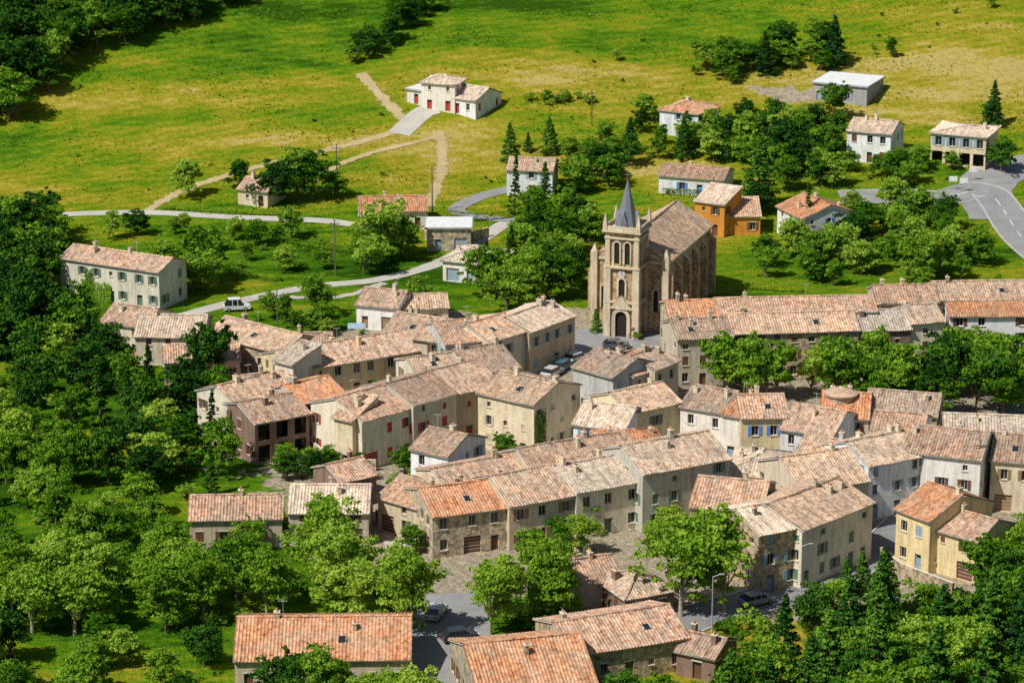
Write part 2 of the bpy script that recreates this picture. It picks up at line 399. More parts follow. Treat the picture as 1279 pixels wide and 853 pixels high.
H(790,470,822,459,6,9,'g','grey','mixed',1)
H(818,462,846,442,6.5,8,'g','tan','tan',6)
H(716,529,780,537,6,9,'g','white','pale',1)
H(785,516,850,502,7,9,'g','yellow','tan',4)
H(513,560,560,570,6,9,'g','white','brown',1)
H(425,602,470,592,4,7,'g','brown','mixed',0)
# --- front row
H(472,620,540,640,4.5,9,'g','tan','mixed',0)
H(540,645,636,633,5.6,11,'g','stone','orange',0)
H(636,632,720,617,6,11,'g','tan','mixed',6)
H(720,615,803,600,6.4,11,'g','cream','pale',4)
H(803,592,912,572,8,11,'g','grey','tan',4)
H(560,612,665,592,6,9,'g','tan','mixed',0)
H(665,590,800,567,7,9,'g','tan','brown',0)
H(755,560,830,556,6.5,7,'h','pink','orange',0)
# --- right terrace rows
H(850,507,905,516,6.6,9,'g','white','brown',2)
H(903,517,928,521,6.6,9,'g','white','orange',1)
H(926,522,984,521,7,10,'g','yellow','mixed',5)
H(975,535,1040,545,6,10,'g','white','mixed',1)
H(1025,520,1085,523,6,10,'g','tan','orange',0)
H(1085,545,1150,551,6.5,10,'g','white','mixed',0)
H(1080,513,1170,520,6,9,'g','stone','brown',0)
H(905,591,985,598,5,10,'h','stone','pale',0)
H(988,575,1070,588,6,11,'g','grey','mixed',0)
H(1085,582,1156,568,7.6,10,'g','white','tan',1)
H(1000,612,1085,600,7,12,'g','cream','tan',0)
H(1002,662,1090,626,7.6,11,'g','cream','tan',4,maxang=45)
H(948,668,1002,657,7.6,10,'g','stone','pale',1)
H(862,632,950,640,7,11,'g','stone','mixed',0)
H(1125,563,1225,574,8,11,'g','white','mixed',0)
H(1238,574,1300,579,7,10,'g','cream','brown',6)
H(1180,545,1290,549,6,10,'g','white','pale',0)
H(1120,635,1163,653,7,11,'g','yellow','orange',1)
H(1163,659,1222,676,5.6,8,'g','yellow','mixed',0)
# --- long row right of church
H(836,396,897,394,9,8,'g','stone','orange',0)
H(897,393,1095,389,9,8,'g','tan','mixed',0)
H(846,424,915,420,7.6,9,'g','tan','brown',0)
H(915,417,1073,412,7.6,9,'g','stone','tan',0)
H(1073,413,1138,411,7.2,9,'g','brown','pale',2)
H(1095,378,1172,377,9,8,'g','tan','mixed',0)
H(1138,404,1180,401,8,8,'g','cream','tan',0)
H(1170,375,1290,373,9,9,'g','stone','tan',0)
H(1186,395,1292,394,7.6,9,'g','white','orange',0)
# --- foreground
H(293,824,512,822,3.8,13,'g','tan','orange',0)
H(598,866,745,852,4,15,'g','stone','orange',0,maxang=30)
H(715,818,860,795,4,11,'g','stone','mixed',0)
H(722,730,778,722,3.2,8,'g','pink','mixed',0)
H(782,748,842,736,3,8,'h','brown','tan',0)
H(236,649,352,647,4,9,'g','tan','mixed',0)
H(360,640,460,640,4.5,10,'g','tan','pale',0)
H(845,812,893,822,3,6,'g','brown','brown',0)
# ---------------------------------------------------------------- round turret
p=at(1048,560); tw=MB(); tw.tube((0,0,-1),(0,0,8),2.0,2.0,0,20); tw.tube((0,0,8.002),(0,0,8.2),2.3,2.3,1,20); tw.tube((0,0,8.2),(0,0,9.1),2.4,.05,2,20)
tw.obj('round_turret',[WALL['stone'],M_stonetrim,ROOF['mixed']]).location=p
# ---------------------------------------------------------------- church
def arch(mb,cx,y,z0,w,h,fr,mfr,mdk,ny=-1,M=None,t=.22):
    def pts(r,hh):
        a=[(-r,0),(r,0)]; zc=hh-r
        return a+[(r*cos(pi*i/10),zc+r*sin(pi*i/10)) for i in range(11)]
    T=(lambda p:M@Vector(p)) if M is not None else (lambda p:Vector(p))
    inn=pts(w/2,h); out=pts(w/2+fr,h+fr)
    n=len(inn)
    mb.face([T((cx+a,y+ny*.02,z0+b)) for a,b in inn],mdk)  # flat panel just proud of the wall; its dark colour paints a shaded recess
    for i in range(1,n):
        j=(i+1)%n
        if i==n-1: j=0
        q=[(inn[i]),(inn[j]),(out[j]),(out[i])]
        mb.face([T((cx+a,y+ny*t,z0+b)) for a,b in q],mfr)
        mb.face([T((cx+inn[i][0],y+ny*.02,z0+inn[i][1])),T((cx+inn[j][0],y+ny*.02,z0+inn[j][1])),T((cx+inn[j][0],y+ny*t,z0+inn[j][1])),T((cx+inn[i][0],y+ny*t,z0+inn[i][1]))],mfr)
        mb.face([T((cx+out[i][0],y,z0+out[i][1])),T((cx+out[j][0],y,z0+out[j][1])),T((cx+out[j][0],y+ny*t,z0+out[j][1])),T((cx+out[i][0],y+ny*t,z0+out[i][1]))],mfr)
pc=at(781,417); ca=radians(-20); CH=empty('church',pc,ca)
FOOT.append((pc.x+4,pc.y+12,7,14,ca))
nw=MB(); hw=5.9; Ln=25; ev=11.6; rg=15.0; y0=2.2
nw.box(-hw,hw,y0,y0+Ln,-3,ev,0)
nw.face([(-hw,y0,ev),(hw,y0,ev),(0,y0,rg)]); nw.face([(hw,y0+Ln,ev),(-hw,y0+Ln,ev),(0,y0+Ln,rg)])
nw.box(-hw-.15,hw+.15,y0-.25,y0-.003,ev-.35,ev+.05,1)
for sx in (-1,1):
    for k in range(6):
        y=y0+.5+k*(Ln-1.2)/5; x0,x1=(hw+.003,hw+1.1) if sx>0 else (-hw-1.1,-hw-.003)
        nw.box(x0,x1,y-.45,y+.45,-3,ev-2.2,0)
        e=x1 if sx>0 else x0; b=x0 if sx>0 else x1
        nw.face([(b,y-.45,ev-1),(b,y+.45,ev-1),(e,y+.45,ev-2.2),(e,y-.45,ev-2.2)],1)
        nw.face([(b,y-.45,ev-1),(e,y-.45,ev-2.2),(b,y-.45,ev-2.2)],0); nw.face([(b,y+.45,ev-1),(e,y+.45,ev-2.2),(b,y+.45,ev-2.2)],0)
    nw.box(*( (hw+.003,hw+.3) if sx>0 else (-hw-.3,-hw-.003)),y0,y0+Ln,ev-.5,ev-.1,1)
    nw.box(sx*hw-.55,sx*hw+.55,y0-.5,y0+.55,-3.01,ev+.9,1); 
    nw.prism([(sx*hw-.5,y0-.45,ev+.9),(sx*hw+.5,y0-.45,ev+.9),(sx*hw,y0,ev+2.2)],(0,.95,0),1)
for k in range(5):
    y=y0+.5+(k+.5)*(Ln-1.2)/5
    for sx in (-1,1):
        M=Matrix.Translation((sx*hw,y,0))@Matrix.Rotation(sx*pi/2,4,'Z')
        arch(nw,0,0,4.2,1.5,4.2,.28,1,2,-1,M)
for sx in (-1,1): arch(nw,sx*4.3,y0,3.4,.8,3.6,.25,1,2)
nw.tube((0,y0+Ln,-3),(0,y0+Ln,9),4.6,4.6,0,12)
nw.obj('nave_walls',[WALL['church'],WALL['ashlar'],M_dark],CH)
nr=MB(); t=(rg-ev)/hw; c_=1/math.sqrt(1+t*t)
panel(nr,Vector((-hw-.4,y0+Ln+.2,ev-t*.4+.1)),Vector((0,-1,0)),Vector((c_,0,t*c_)),Vector((-t*c_,0,c_)),Ln+.2,(hw+.4)/c_)
panel(nr,Vector((hw+.4,y0,ev-t*.4+.1)),Vector((0,1,0)),Vector((-c_,0,t*c_)),Vector((t*c_,0,c_)),Ln+.2,(hw+.4)/c_)
cap(nr,(0,y0,rg+.15),(0,y0+Ln,rg+.15)); nr.tube((0,y0+Ln,9.05),(0,y0+Ln,11.2),5.0,.1,0,12)
nr.obj('nave_roof',[ROOF['tan'],M_stonetrim],CH)
tw=MB(); a=2.35
tw.box(-a,a,-2.0,2.7,-3,17.2,0)
for sx in (-1,1):
    for (ya,yb) in ((-2.45,-1.45),(2.15,3.1)):
        tw.box(sx*a-.55,sx*a+.55,ya,yb,-3.02,11.3,1); tw.box(sx*a-.38,sx*a+.38,ya+.14,yb-.14,11.3,16.9,1)
for z,e in ((5.6,.28),(11.2,.32),(15.9,.2),(17.0,.5)):
    tw.box(-a-.3-e,a+.3+e,-2.2-e,2.9+e,z,z+.32,1)
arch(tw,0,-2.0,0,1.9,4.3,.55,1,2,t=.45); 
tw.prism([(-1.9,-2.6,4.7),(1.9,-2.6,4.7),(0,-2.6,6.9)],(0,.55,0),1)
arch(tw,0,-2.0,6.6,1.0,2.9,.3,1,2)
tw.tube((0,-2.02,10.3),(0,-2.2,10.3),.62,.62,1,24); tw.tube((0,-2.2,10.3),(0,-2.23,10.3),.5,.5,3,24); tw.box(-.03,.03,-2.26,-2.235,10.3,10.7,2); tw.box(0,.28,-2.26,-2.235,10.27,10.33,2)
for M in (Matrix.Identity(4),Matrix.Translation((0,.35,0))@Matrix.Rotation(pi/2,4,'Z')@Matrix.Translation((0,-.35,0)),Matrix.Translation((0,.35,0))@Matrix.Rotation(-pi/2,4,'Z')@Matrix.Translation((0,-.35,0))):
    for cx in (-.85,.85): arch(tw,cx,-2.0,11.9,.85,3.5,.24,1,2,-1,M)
for x in (-.85,.85):
    tw.box(x-.35,x+.35,2.71,2.76,12,15,2)  # dark slabs on the rear face, painted shade for the bell openings
for (x0,x1,y_0,y_1) in ((-2.9,2.9,-2.55,-2.35),(-2.9,2.9,3.05,3.25),(-2.9,-2.7,-2.3,3.0),(2.7,2.9,-2.3,3.0)): tw.box(x0,x1,y_0,y_1,17.33,18.0,1)
for sx in (-2.7,2.7):
    for sy in (-2.35,3.05):
        tw.box(sx-.32,sx+.32,sy-.32,sy+.32,17.34,18.5,1); tw.tube((sx,sy,18.5),(sx,sy,20.1),.42,.03,1,4)
tw.obj('bell_tower',[WALL['church'],WALL['ashlar'],M_dark,M_frame],CH)
sp=MB(); sp.tube((0,.35,17.3),(0,.35,18.6),2.0,1.7,0,8); sp.tube((0,.35,18.6),(0,.35,24.9),1.65,.06,0,8)
for k in range(4):
    M=Matrix.Translation((0,.35,0))@Matrix.Rotation(k*pi/2,4,'Z')
    sp.prism([M@Vector(q) for q in [(-.6,-1.85,18.0),(.6,-1.85,18.0),(0,-1.85,20.0)]],(M.to_3x3()@Vector((0,.9,0))),0)
sp.tube((0,.35,24.8),(0,.35,26.4),.05,.04,0,6); sp.box(-.4,.4,.31,.39,25.6,25.7,0)
sp.obj('spire',[M_slate],CH)
# ---------------------------------------------------------------- terrain
m,nt,N,L=newmat('meadow'); g=N.new('ShaderNodeNewGeometry'); P=g.outputs['Position']
at_=N.new('ShaderNodeVertexColor'); at_.layer_name='zone'; sc=N.new('ShaderNodeSeparateColor'); L.new(at_.outputs[0],sc.inputs[0])
mp=N.new('ShaderNodeMapping'); mp.inputs['Rotation'].default_value=(0,0,.35); mp.inputs['Scale'].default_value=(1,3.2,1); L.new(P,mp.inputs[0])
ctr=lambda f,k:math_(N,L,'MULTIPLY',math_(N,L,'SUBTRACT',f,.5),k)
n1=noisen(N,L,mp.outputs[0],.017,9,.66); n2=noisen(N,L,P,.10,8,.72); n3=noisen(N,L,P,.9,4,.7); n4=noisen(N,L,P,3.0,3,.7); n5=noisen(N,L,mp.outputs[0],.12,6,.75)
wv=N.new('ShaderNodeTexWave'); wv.inputs['Scale'].default_value=.10; wv.inputs['Distortion'].default_value=3; wv.inputs['Detail'].default_value=3; wv.inputs['Detail Scale'].default_value=.3
mw_=N.new('ShaderNodeMapping'); mw_.inputs['Rotation'].default_value=(0,0,1.15); L.new(P,mw_.inputs[0]); L.new(mw_.outputs[0],wv.inputs['Vector'])
s_=math_(N,L,'ADD',ctr(n1,1.8),ctr(n2,.9)); s_=math_(N,L,'ADD',s_,ctr(n3,.40)); s_=math_(N,L,'ADD',s_,ctr(n5,.75)); s_=math_(N,L,'ADD',s_,ctr(wv.outputs['Fac'],.10))
s_=math_(N,L,'ADD',s_,ctr(sc.outputs[1],.80)); s_=math_(N,L,'ADD',s_,.47)
r=ramp(N,[(.08,(.030,.085,.005)),(.26,(.068,.165,.007)),(.42,(.125,.215,.009)),(.55,(.20,.235,.012)),(.68,(.285,.255,.020)),(.82,(.37,.30,.045)),(.95,(.44,.355,.11))]); L.new(s_,r.inputs[0])
c=r.outputs[0]
rd=ramp(N,[(.3,(.28,.23,.16)),(.7,(.46,.39,.29))]); L.new(n3,rd.inputs[0])
th=math_(N,L,'GREATER_THAN',math_(N,L,'ADD',sc.outputs[0],math_(N,L,'MULTIPLY',math_(N,L,'SUBTRACT',n2,.5),1.3)),.6)
c=mixc(N,L,th,c,rd.outputs[0])
r4=ramp(N,[(.3,(.62,.68,.55)),(.5,(1,1,1)),(.7,(1.25,1.22,1.1))]); L.new(math_(N,L,'ADD',math_(N,L,'MULTIPLY',n3,.6),math_(N,L,'MULTIPLY',n4,.4)),r4.inputs[0])
c=mixc(N,L,.85,c,r4.outputs[0],'MULTIPLY')
finish(N,L,c,1.0,math_(N,L,'ADD',n3,math_(N,L,'MULTIPLY',n4,.4)),.9,.8,.0)
M_meadow=m
X0,X1,Y0,Y1,st=-420,420,-60,1250,4
nx=int((X1-X0)/st)+1; ny=int((Y1-Y0)/st)+1
V=[(X0+i*st,Y0+j*st,hill(X0+i*st,Y0+j*st)) for j in range(ny) for i in range(nx)]
Fc=[(j*nx+i,j*nx+i+1,(j+1)*nx+i+1,(j+1)*nx+i) for j in range(ny-1) for i in range(nx-1)]
me=bpy.data.meshes.new('ground'); me.from_pydata(V,[],Fc); me.materials.append(M_meadow)
me.polygons.foreach_set('use_smooth',[True]*len(Fc))
blobs=[ # survey px, radius m (x,y), channel, weight
 (300,110,55,34,1,.12),(560,90,30,30,1,.14),(420,190,40,16,1,.26),(150,140,30,25,1,.05),(1180,90,25,22,1,.42),(985,118,13,9,0,.8),(1130,118,8,7,0,.6),
 (985,118,20,18,1,.4),(1100,130,12,10,1,.35),(800,205,14,9,1,.5),(560,200,14,25,1,.3),(650,20,60,30,1,-.15),(60,215,40,25,1,.02),(760,90,25,20,1,.08),
 (870,325,10,14,1,.0),(530,360,16,14,1,-.3),(330,330,45,30,1,-.12),(1040,345,25,20,1,-.2),(330,250,20,10,1,-.2),(120,470,60,60,1,-.2),(400,15,60,18,1,-.25),(40,300,20,12,1,.2),
 (1240,150,20,25,1,.2),(560,150,10,6,0,.4),(700,520,55,50,0,.75),(900,560,55,45,0,.75),(1150,560,45,45,0,.75),(520,470,25,30,0,.6),(380,500,16,22,0,.4),(1000,400,40,18,0,.5),(920,830,14,12,1,.3),(200,740,60,50,1,-.2),(950,650,25,22,0,.8),(640,720,60,20,0,.35)]
wb=[]
for (u,v,rx,ry,ch,w) in blobs:
    p=at(u,v); wb.append((p.x,p.y,rx,ry,ch,w))
Va=np.array(V); zone=np.zeros((len(V),4)); zone[:,1]=.5; zone[:,3]=1
for (x,y,rx,ry,ch,w) in wb: zone[:,ch]+=w*np.exp(-((Va[:,0]-x)/rx)**2-((Va[:,1]-y)/ry)**2)
zone=np.clip(zone,0,1)
ca_=me.color_attributes.new('zone','FLOAT_COLOR','POINT'); ca_.data.foreach_set('color',zone.astype('f').ravel())
me.update(); o=bpy.data.objects.new('ground',me); COL.objects.link(o)
# ---------------------------------------------------------------- roads
def ctr2(N,L,f,k): return math_(N,L,'MULTIPLY',math_(N,L,'SUBTRACT',f,.5),k)
def roadmat(n,a,b,sc=1.2,soft=False):
    m,nt,N,L=newmat(n); g=N.new('ShaderNodeNewGeometry'); P=g.outputs['Position']
    f=math_(N,L,'ADD',math_(N,L,'MULTIPLY',noisen(N,L,P,.25,5,.7),.6),math_(N,L,'MULTIPLY',noisen(N,L,P,sc*2,5,.8),.4))
    al=None
    if soft:
        uv=N.new('ShaderNodeUVMap'); sp=N.new('ShaderNodeSeparateXYZ'); L.new(uv.outputs[0],sp.inputs[0])
        e=math_(N,L,'ABSOLUTE',math_(N,L,'SUBTRACT',sp.outputs[0],.5)); e=math_(N,L,'ADD',e,ctr2(N,L,noisen(N,L,P,.7,6,.8),1.3))
        al=math_(N,L,'LESS_THAN',e,.33)
    r=ramp(N,[(.35,a),(.65,b)]); L.new(f,r.inputs[0]); finish(N,L,r.outputs[0],.9,noisen(N,L,P,8),.2,.02,.15,alpha=al); return m
M_asph=roadmat('asphalt',(.20,.195,.19),(.32,.31,.30)); M_dirt=roadmat('dirt_track',(.34,.26,.11),(.50,.40,.22),soft=True); M_conc=roadmat('pale_gravel',(.36,.34,.29),(.52,.49,.43)); M_lane=roadmat('lane_gravel',(.34,.32,.27),(.52,.48,.42),soft=True); M_dk=roadmat('street_asphalt',(.15,.15,.155),(.27,.265,.26)); M_kerb=simple('kerb_stone',(.45,.43,.4)); M_white=simple('road_paint',(.78,.78,.76))
ROADPTS=[]
def spline(pts,step=1.5):
    out=[]; n=len(pts)
    for i in range(n-1):
        p0=pts[max(0,i-1)];p1=pts[i];p2=pts[i+1];p3=pts[min(n-1,i+2)]
        k=max(2,int((p2-p1).length/step))
        for j in range(k):
            t=j/k; out.append(.5*((2*p1)+(p2-p0)*t+(2*p0-5*p1+4*p2-p3)*t*t+(3*p1-p0-3*p2+p3)*t**3))
    out.append(pts[-1]); return out
def road(name,px,w,mat,dz=.08,kerb=False,block=True):
    pts=[at(u,v) for u,v in px]; pts=[Vector((p.x,p.y)) for p in pts]; c=spline(pts); mb=MB(); k=MB(); rows=[]; nc=6
    for i,p in enumerate(c):
        d=(c[min(i+1,len(c)-1)]-c[max(i-1,0)]).normalized(); nn=Vector((-d.y,d.x)); 
        wv=w*(1+(.0 if kerb else .12)*noise.noise(Vector((p.x*.2,p.y*.2,3)))) 
        rows.append([(p+nn*wv*(j/nc-.5)) for j in range(nc+1)]+[nn])
        if block: ROADPTS.append((p.x,p.y,w/2))
    z=lambda q,e=0:Vector((q.x,q.y,hill(q.x,q.y)+dz+e))
    for a,b in zip(rows,rows[1:]):
        for j in range(nc): mb.face([z(a[j+1]),z(a[j]),z(b[j]),z(b[j+1])],0,[((j+1)/nc,0),(j/nc,0),(j/nc,1),((j+1)/nc,1)])
        if kerb:
            for j,s in ((0,-1),(nc,1)):
                ia,ib=a[j],b[j]; oa,ob=ia+a[-1]*s*.25,ib+b[-1]*s*.25
                k.face([z(ia,.12),z(ib,.12),z(ob,.12),z(oa,.12)]); k.face([z(ia,-.1),z(ib,-.1),z(ib,.12),z(ia,.12)]); k.face([z(oa,-.3),z(ob,-.3),z(ob,.12),z(oa,.12)])
    o=mb.obj(name,[mat])
    if kerb: k.obj('kerb',[M_kerb],o)
    return o,c
road('country_road',[(-60,275),(60,269),(180,266),(300,272),(400,276),(440,281)],2.8,M_conc)
road('farm_track',[(180,266),(225,240),(300,215),(400,190),(470,172),(510,158)],3.0,M_dirt,.07)
road('dirt_track',[(505,150),(480,125),(462,105),(450,92)],3.6,M_dirt,.06)
road('dirt_track',[(535,258),(548,225),(553,190),(548,165)],3.2,M_dirt,.07)
road('farm_track',[(380,235),(420,208),(470,190),(520,178),(548,170)],2.2,M_dirt,.11)
road('driveway',[(498,168),(515,152),(530,140),(545,136)],4.6,M_conc,.09)
road('village_road',[(640,276),(590,270),(570,262),(600,246),(640,236)],3.2,M_asph,.09)
road('village_road',[(150,420),(260,386),(380,360),(470,350),(545,330),(600,300),(640,276),(700,270)],3.0,M_conc,.08)
road('village_road',[(255,386),(330,372),(420,372),(480,354)],2.4,M_lane,.09)
o,c=road('main_road',[(1340,350),(1279,300),(1248,255),(1225,238),(1180,248),(1130,246),(1050,248)],7,M_asph,.09,True)
o,c2=road('main_road',[(1245,275),(1232,235),(1255,215),(1330,200)],10,M_asph,.1)
mk=MB()
for i in range(2,len(c)-3,4):
    a,b=c[i],c[i+2]; d=(b-a).normalized(); n_=Vector((-d.y,d.x))*.07
    mk.face([Vector((*(q),hill(*q)+.14)) for q in (a-n_,b-n_,b+n_,a+n_)])
mk.obj('road_marking',[M_white])
road('village_street',[(610,500),(650,474),(700,455),(745,440),(790,428),(830,425),(850,440)],7,M_dk,.07)
road('church_square',[(700,440),(745,424),(790,424),(835,430)],12,M_asph,.10)
road('village_street',[(850,545),(780,552),(700,572),(640,590),(560,600)],4,M_asph,.08)
road('village_street',[(850,545),(930,560),(1000,600),(1120,640),(1180,620),(1290,590)],4,M_asph,.07)
road('village_street',[(780,812),(860,775),(930,755),(1000,735),(1060,708),(1110,680),(1140,650)],6.5,M_dk,.08,True)
road('village_street',[(480,680),(600,672),(700,662),(800,655),(900,625)],4.0,M_lane,.08)
road('car_park',[(548,742),(556,775),(560,810),(545,860)],10,M_asph,.08)
# ---------------------------------------------------------------- vegetation
def leafmat(n,dk,md,lt,trans=0):
    m,nt,N,L=newmat('foliage_'+n); uv=N.new('ShaderNodeUVMap'); sp=N.new('ShaderNodeSeparateXYZ'); L.new(uv.outputs[0],sp.inputs[0]); oi=N.new('ShaderNodeObjectInfo')
    f=math_(N,L,'ADD',math_(N,L,'MULTIPLY',sp.outputs[0],.34),math_(N,L,'MULTIPLY',sp.outputs[1],.24)); f=math_(N,L,'ADD',f,math_(N,L,'MULTIPLY',oi.outputs['Random'],.48))
    r=ramp(N,[(.15,dk),(.5,md),(.86,lt)]); L.new(f,r.inputs[0])
    a=N.new('ShaderNodeBsdfDiffuse'); L.new(r.outputs[0],a.inputs['Color']); out=a.outputs[0]
    if trans:
        b=N.new('ShaderNodeBsdfTranslucent'); mx=N.new('ShaderNodeMixShader'); mx.inputs[0].default_value=trans
        L.new(mixc(N,L,1.0,r.outputs[0],(1.2,1.35,.4),'MULTIPLY'),b.inputs[0]); L.new(out,mx.inputs[1]); L.new(b.outputs[0],mx.inputs[2]); out=mx.outputs[0]
    o=N.new('ShaderNodeOutputMaterial'); L.new(out,o.inputs[0]); return m
LM={'light':leafmat('light',(.11,.22,.016),(.21,.35,.03),(.36,.48,.07),.28),
    'mid':leafmat('mid',(.030,.10,.007),(.105,.23,.015),(.24,.38,.035),.2),
    'dark':leafmat('dark',(.010,.036,.006),(.026,.085,.010),(.075,.18,.015)),
    'fir':leafmat('fir',(.012,.045,.012),(.035,.11,.015),(.12,.25,.025))}
M_bark=simple('bark',(.16,.12,.085)); M_barkl=simple('plane_bark',(.34,.29,.21))
rng=np.random.default_rng(5)
def unit(a): return a/np.maximum(np.linalg.norm(a,axis=1,keepdims=True),1e-6)
def leaves(C,Nn,size):
    n=len(C); t=unit(np.cross(Nn,rng.normal(size=(n,3)))); b=np.cross(Nn,t); s=size*rng.uniform(.55,1.35,(n,1))
    return np.stack([C-t*s,C-b*s*.62,C+t*s,C+b*s*.62],1).reshape(-1,3)
def treemesh(name,kind,Ht,Rd,ncl,npc,ls,mats,seed,trunk=.3,lowc=.28,jit=.12):
    global rng
    rng=np.random.default_rng(seed); rr=random.Random(seed); mb=MB()
    cents=[];rads=[]
    if kind=='broad':
        cz=Ht*(.5+lowc/2); hz=Ht*(1-lowc)/2
        lob=[(rr.uniform(-.45,.45)*Rd,rr.uniform(-.45,.45)*Rd,rr.uniform(-.5,.45)*hz,rr.uniform(.42,.75)) for _ in range(7)]
        for i in range(ncl):
            l=lob[i%7]; d=unit(rng.normal(size=(1,3)))[0]
            if d[2]<-.55: d[2]*=-.6
            q=rr.uniform(.5,1.15)
            cents.append((l[0]+d[0]*Rd*l[3]*q,l[1]+d[1]*Rd*l[3]*q,cz+l[2]+d[2]*hz*l[3]*q)); rads.append(Rd*(.08+.2*rr.random()**1.6))
    else:
        for i in range(ncl):
            k=(i/ncl)**.8; z=Ht*(.04+.94*k); r_=Rd*(1-k)**.8; a=i*2.39996+rr.random(); q=rr.uniform(.45,1.15)
            cents.append((cos(a)*r_*q,sin(a)*r_*q,z-.22*r_*q+rr.uniform(-.3,.3))); rads.append(max(.24,Rd*.28*(1-k*.7)*rr.uniform(.7,1.3)))
    C=np.array(cents); Rr=np.array(rads); mr_=Rr.mean()
    allv=[];U=[]
    for i in range(len(C)):
        lo=max(10,int(npc*(Rr[i]/mr_)**1.6))
        d=unit(rng.normal(size=(lo,3))); d[:,2]=np.where(d[:,2]<-.3,-d[:,2]*.5,d[:,2]); d=unit(d)
        st_=np.array([rr.uniform(.7,1.35),rr.uniform(.7,1.35),1.0])
        rad=Rr[i]*(rng.uniform(.35,1.1,(lo,1))+np.abs(rng.normal(size=(lo,1)))*jit); sq=st_*(np.array([1,1,.7]) if kind=='broad' else np.array([1,1,.5]))
        P_=C[i]+d*rad*sq
        nn=unit(d*.75+rng.normal(size=(lo,3))*.6)
        allv.append(leaves(P_,nn,ls)); U+= [(rr.random(),)]*lo
    allv=np.concatenate(allv); nf=len(allv)//4
    mb.v=[tuple(p) for p in allv.tolist()]; mb.f=[(4*i,4*i+1,4*i+2,4*i+3) for i in range(nf)]; mb.m=[0]*nf
    for i in range(nf): q=(U[i][0],rr.random()); mb.uv.append([q]*4)
    th=Ht*(lowc+.18) if kind=='broad' else Ht*.9
    mb.tube((0,0,-.8),(0,0,th),trunk*1.2,trunk*.6 if kind=='broad' else .04,1,8)
    if kind=='broad':
        for i in range(0,len(C),max(1,len(C)//12)):
            a=Vector((0,0,th*.7+rr.random()*.25*th)); b=Vector(C[i]); m_=(a+b)/2+Vector((0,0,-.1*Ht*rr.random())); mb.tube(a,m_,trunk*.5,trunk*.3,1,5,False); mb.tube(m_,b,trunk*.3,trunk*.1,1,5,False)
    o=mb.obj(name,mats); me=o.data; bpy.data.objects.remove(o); return me
T={}
T['plane']=[treemesh('plane_tree','broad',12.5,4.4,150,46,.27,[LM['light'],M_barkl],s,.28,.08,.28) for s in (1,2,3,4)]
bm_=[treemesh('broad','broad',9,3.8,100,46,.25,[LM['mid'],M_bark],s,.2,.04,.2) for s in (11,12,13,14,15)]
T['broad']=bm_
def recol(ms,mat):
    out=[]
    for m in ms: q=m.copy(); q.materials[0]=mat; out.append(q)
    return out
T['dark']=recol(bm_,LM['dark']); T['light']=recol(bm_,LM['light']); T['planem']=recol(T['plane'],LM['mid'])
T['fir']=[treemesh('fir','cone',12,3.0,125,38,.23,[LM['fir'],M_bark],s,.2) for s in (21,22,23)]
T['poplar']=[treemesh('cypress','cone',12,1.5,80,46,.19,[LM['dark'],M_bark],s,.18) for s in (31,)]
T['bush']=[treemesh('bush','broad',2.6,1.7,30,42,.15,[LM['mid'],M_bark],s,.06,.0,.25) for s in (41,42,43)]
T['bushl']=recol(T['bush'],LM['light']); T['bushd']=recol(T['bush'],LM['dark'])
NM={'plane':'plane_tree','planem':'plane_tree','broad':'broadleaf_tree','dark':'oak_tree','light':'ash_tree','fir':'fir_tree','poplar':'cypress_tree','bush':'shrub','bushl':'garden_shrub','bushd':'juniper_shrub'}
def blocked(x,y,mg):
    for (cx,cy,hx,hy,a) in FOOT:
        dx=x-cx;dy=y-cy
        if abs(dx*cos(a)+dy*sin(a))<hx+mg and abs(-dx*sin(a)+dy*cos(a))<hy+mg: return True
    for (rx,ry,w) in ROADPTS:
        if (x-rx)**2+(y-ry)**2<(w+mg*.7)**2: return True
    return False
NT=[0]
def tree(kind,x,y,s,parent=None,name=None):
    me=R.choice(T[kind]); o=bpy.data.objects.new(name or NM[kind],me); COL.objects.link(o); NT[0]+=1
    o.location=(x,y,hill(x,y)-.1); o.rotation_euler=(R.uniform(-.07,.07),R.uniform(-.07,.07),R.uniform(0,6.28)); q=s*R.uniform(.88,1.12); o.scale=(q,q*R.uniform(.9,1.1),s*R.uniform(.82,1.15))
    if parent: o.parent=parent
    return o
def tpx(kind,u,v,s=1.0):
    p=at(u,v); tree(kind,p.x,p.y,s)
def region(px,kinds,sp,smin,smax,mass=None,mg=1.6,keep=1.0):
    w=[at(u,v) for u,v in px]; w=[(p.x,p.y) for p in w]; par=empty(mass,(0,0,0)) if mass else None
    xs=[a for a,b in w]; ys=[b for a,b in w]; y=min(ys); row=0
    while y<max(ys):
        x=min(xs)+(row%2)*sp/2
        while x<max(xs):
            a=x+R.uniform(-.4,.4)*sp; b=y+R.uniform(-.4,.4)*sp; ins=False; n=len(w)
            for i in range(n):
                (x1,y1),(x2,y2)=w[i],w[i-1]
                if (y1>b)!=(y2>b) and a<(x2-x1)*(b-y1)/(y2-y1)+x1: ins=not ins
            if ins and R.random()<keep and not blocked(a,b,mg): tree(R.choice(kinds),a,b,R.uniform(smin,smax),par)
            x+=sp
        y+=sp*.87; row+=1
region([(-90,-60),(330,-60),(300,-5),(228,40),(160,52),(100,82),(60,120),(0,160),(-90,170)],['dark','dark','dark','dark','broad'],5.6,.85,1.35,'forest',keep=.98)
region([(432,88),(468,78),(545,12),(545,-10),(515,-5),(480,45),(440,62)],['dark','broad','bush'],3.6,.45,.72,'hillside_thicket')
region([(868,104),(950,98),(1050,92),(1045,75),(960,66),(870,84)],['dark','broad','fir','broad','bush'],4.2,.6,.95,'hillside_copse')
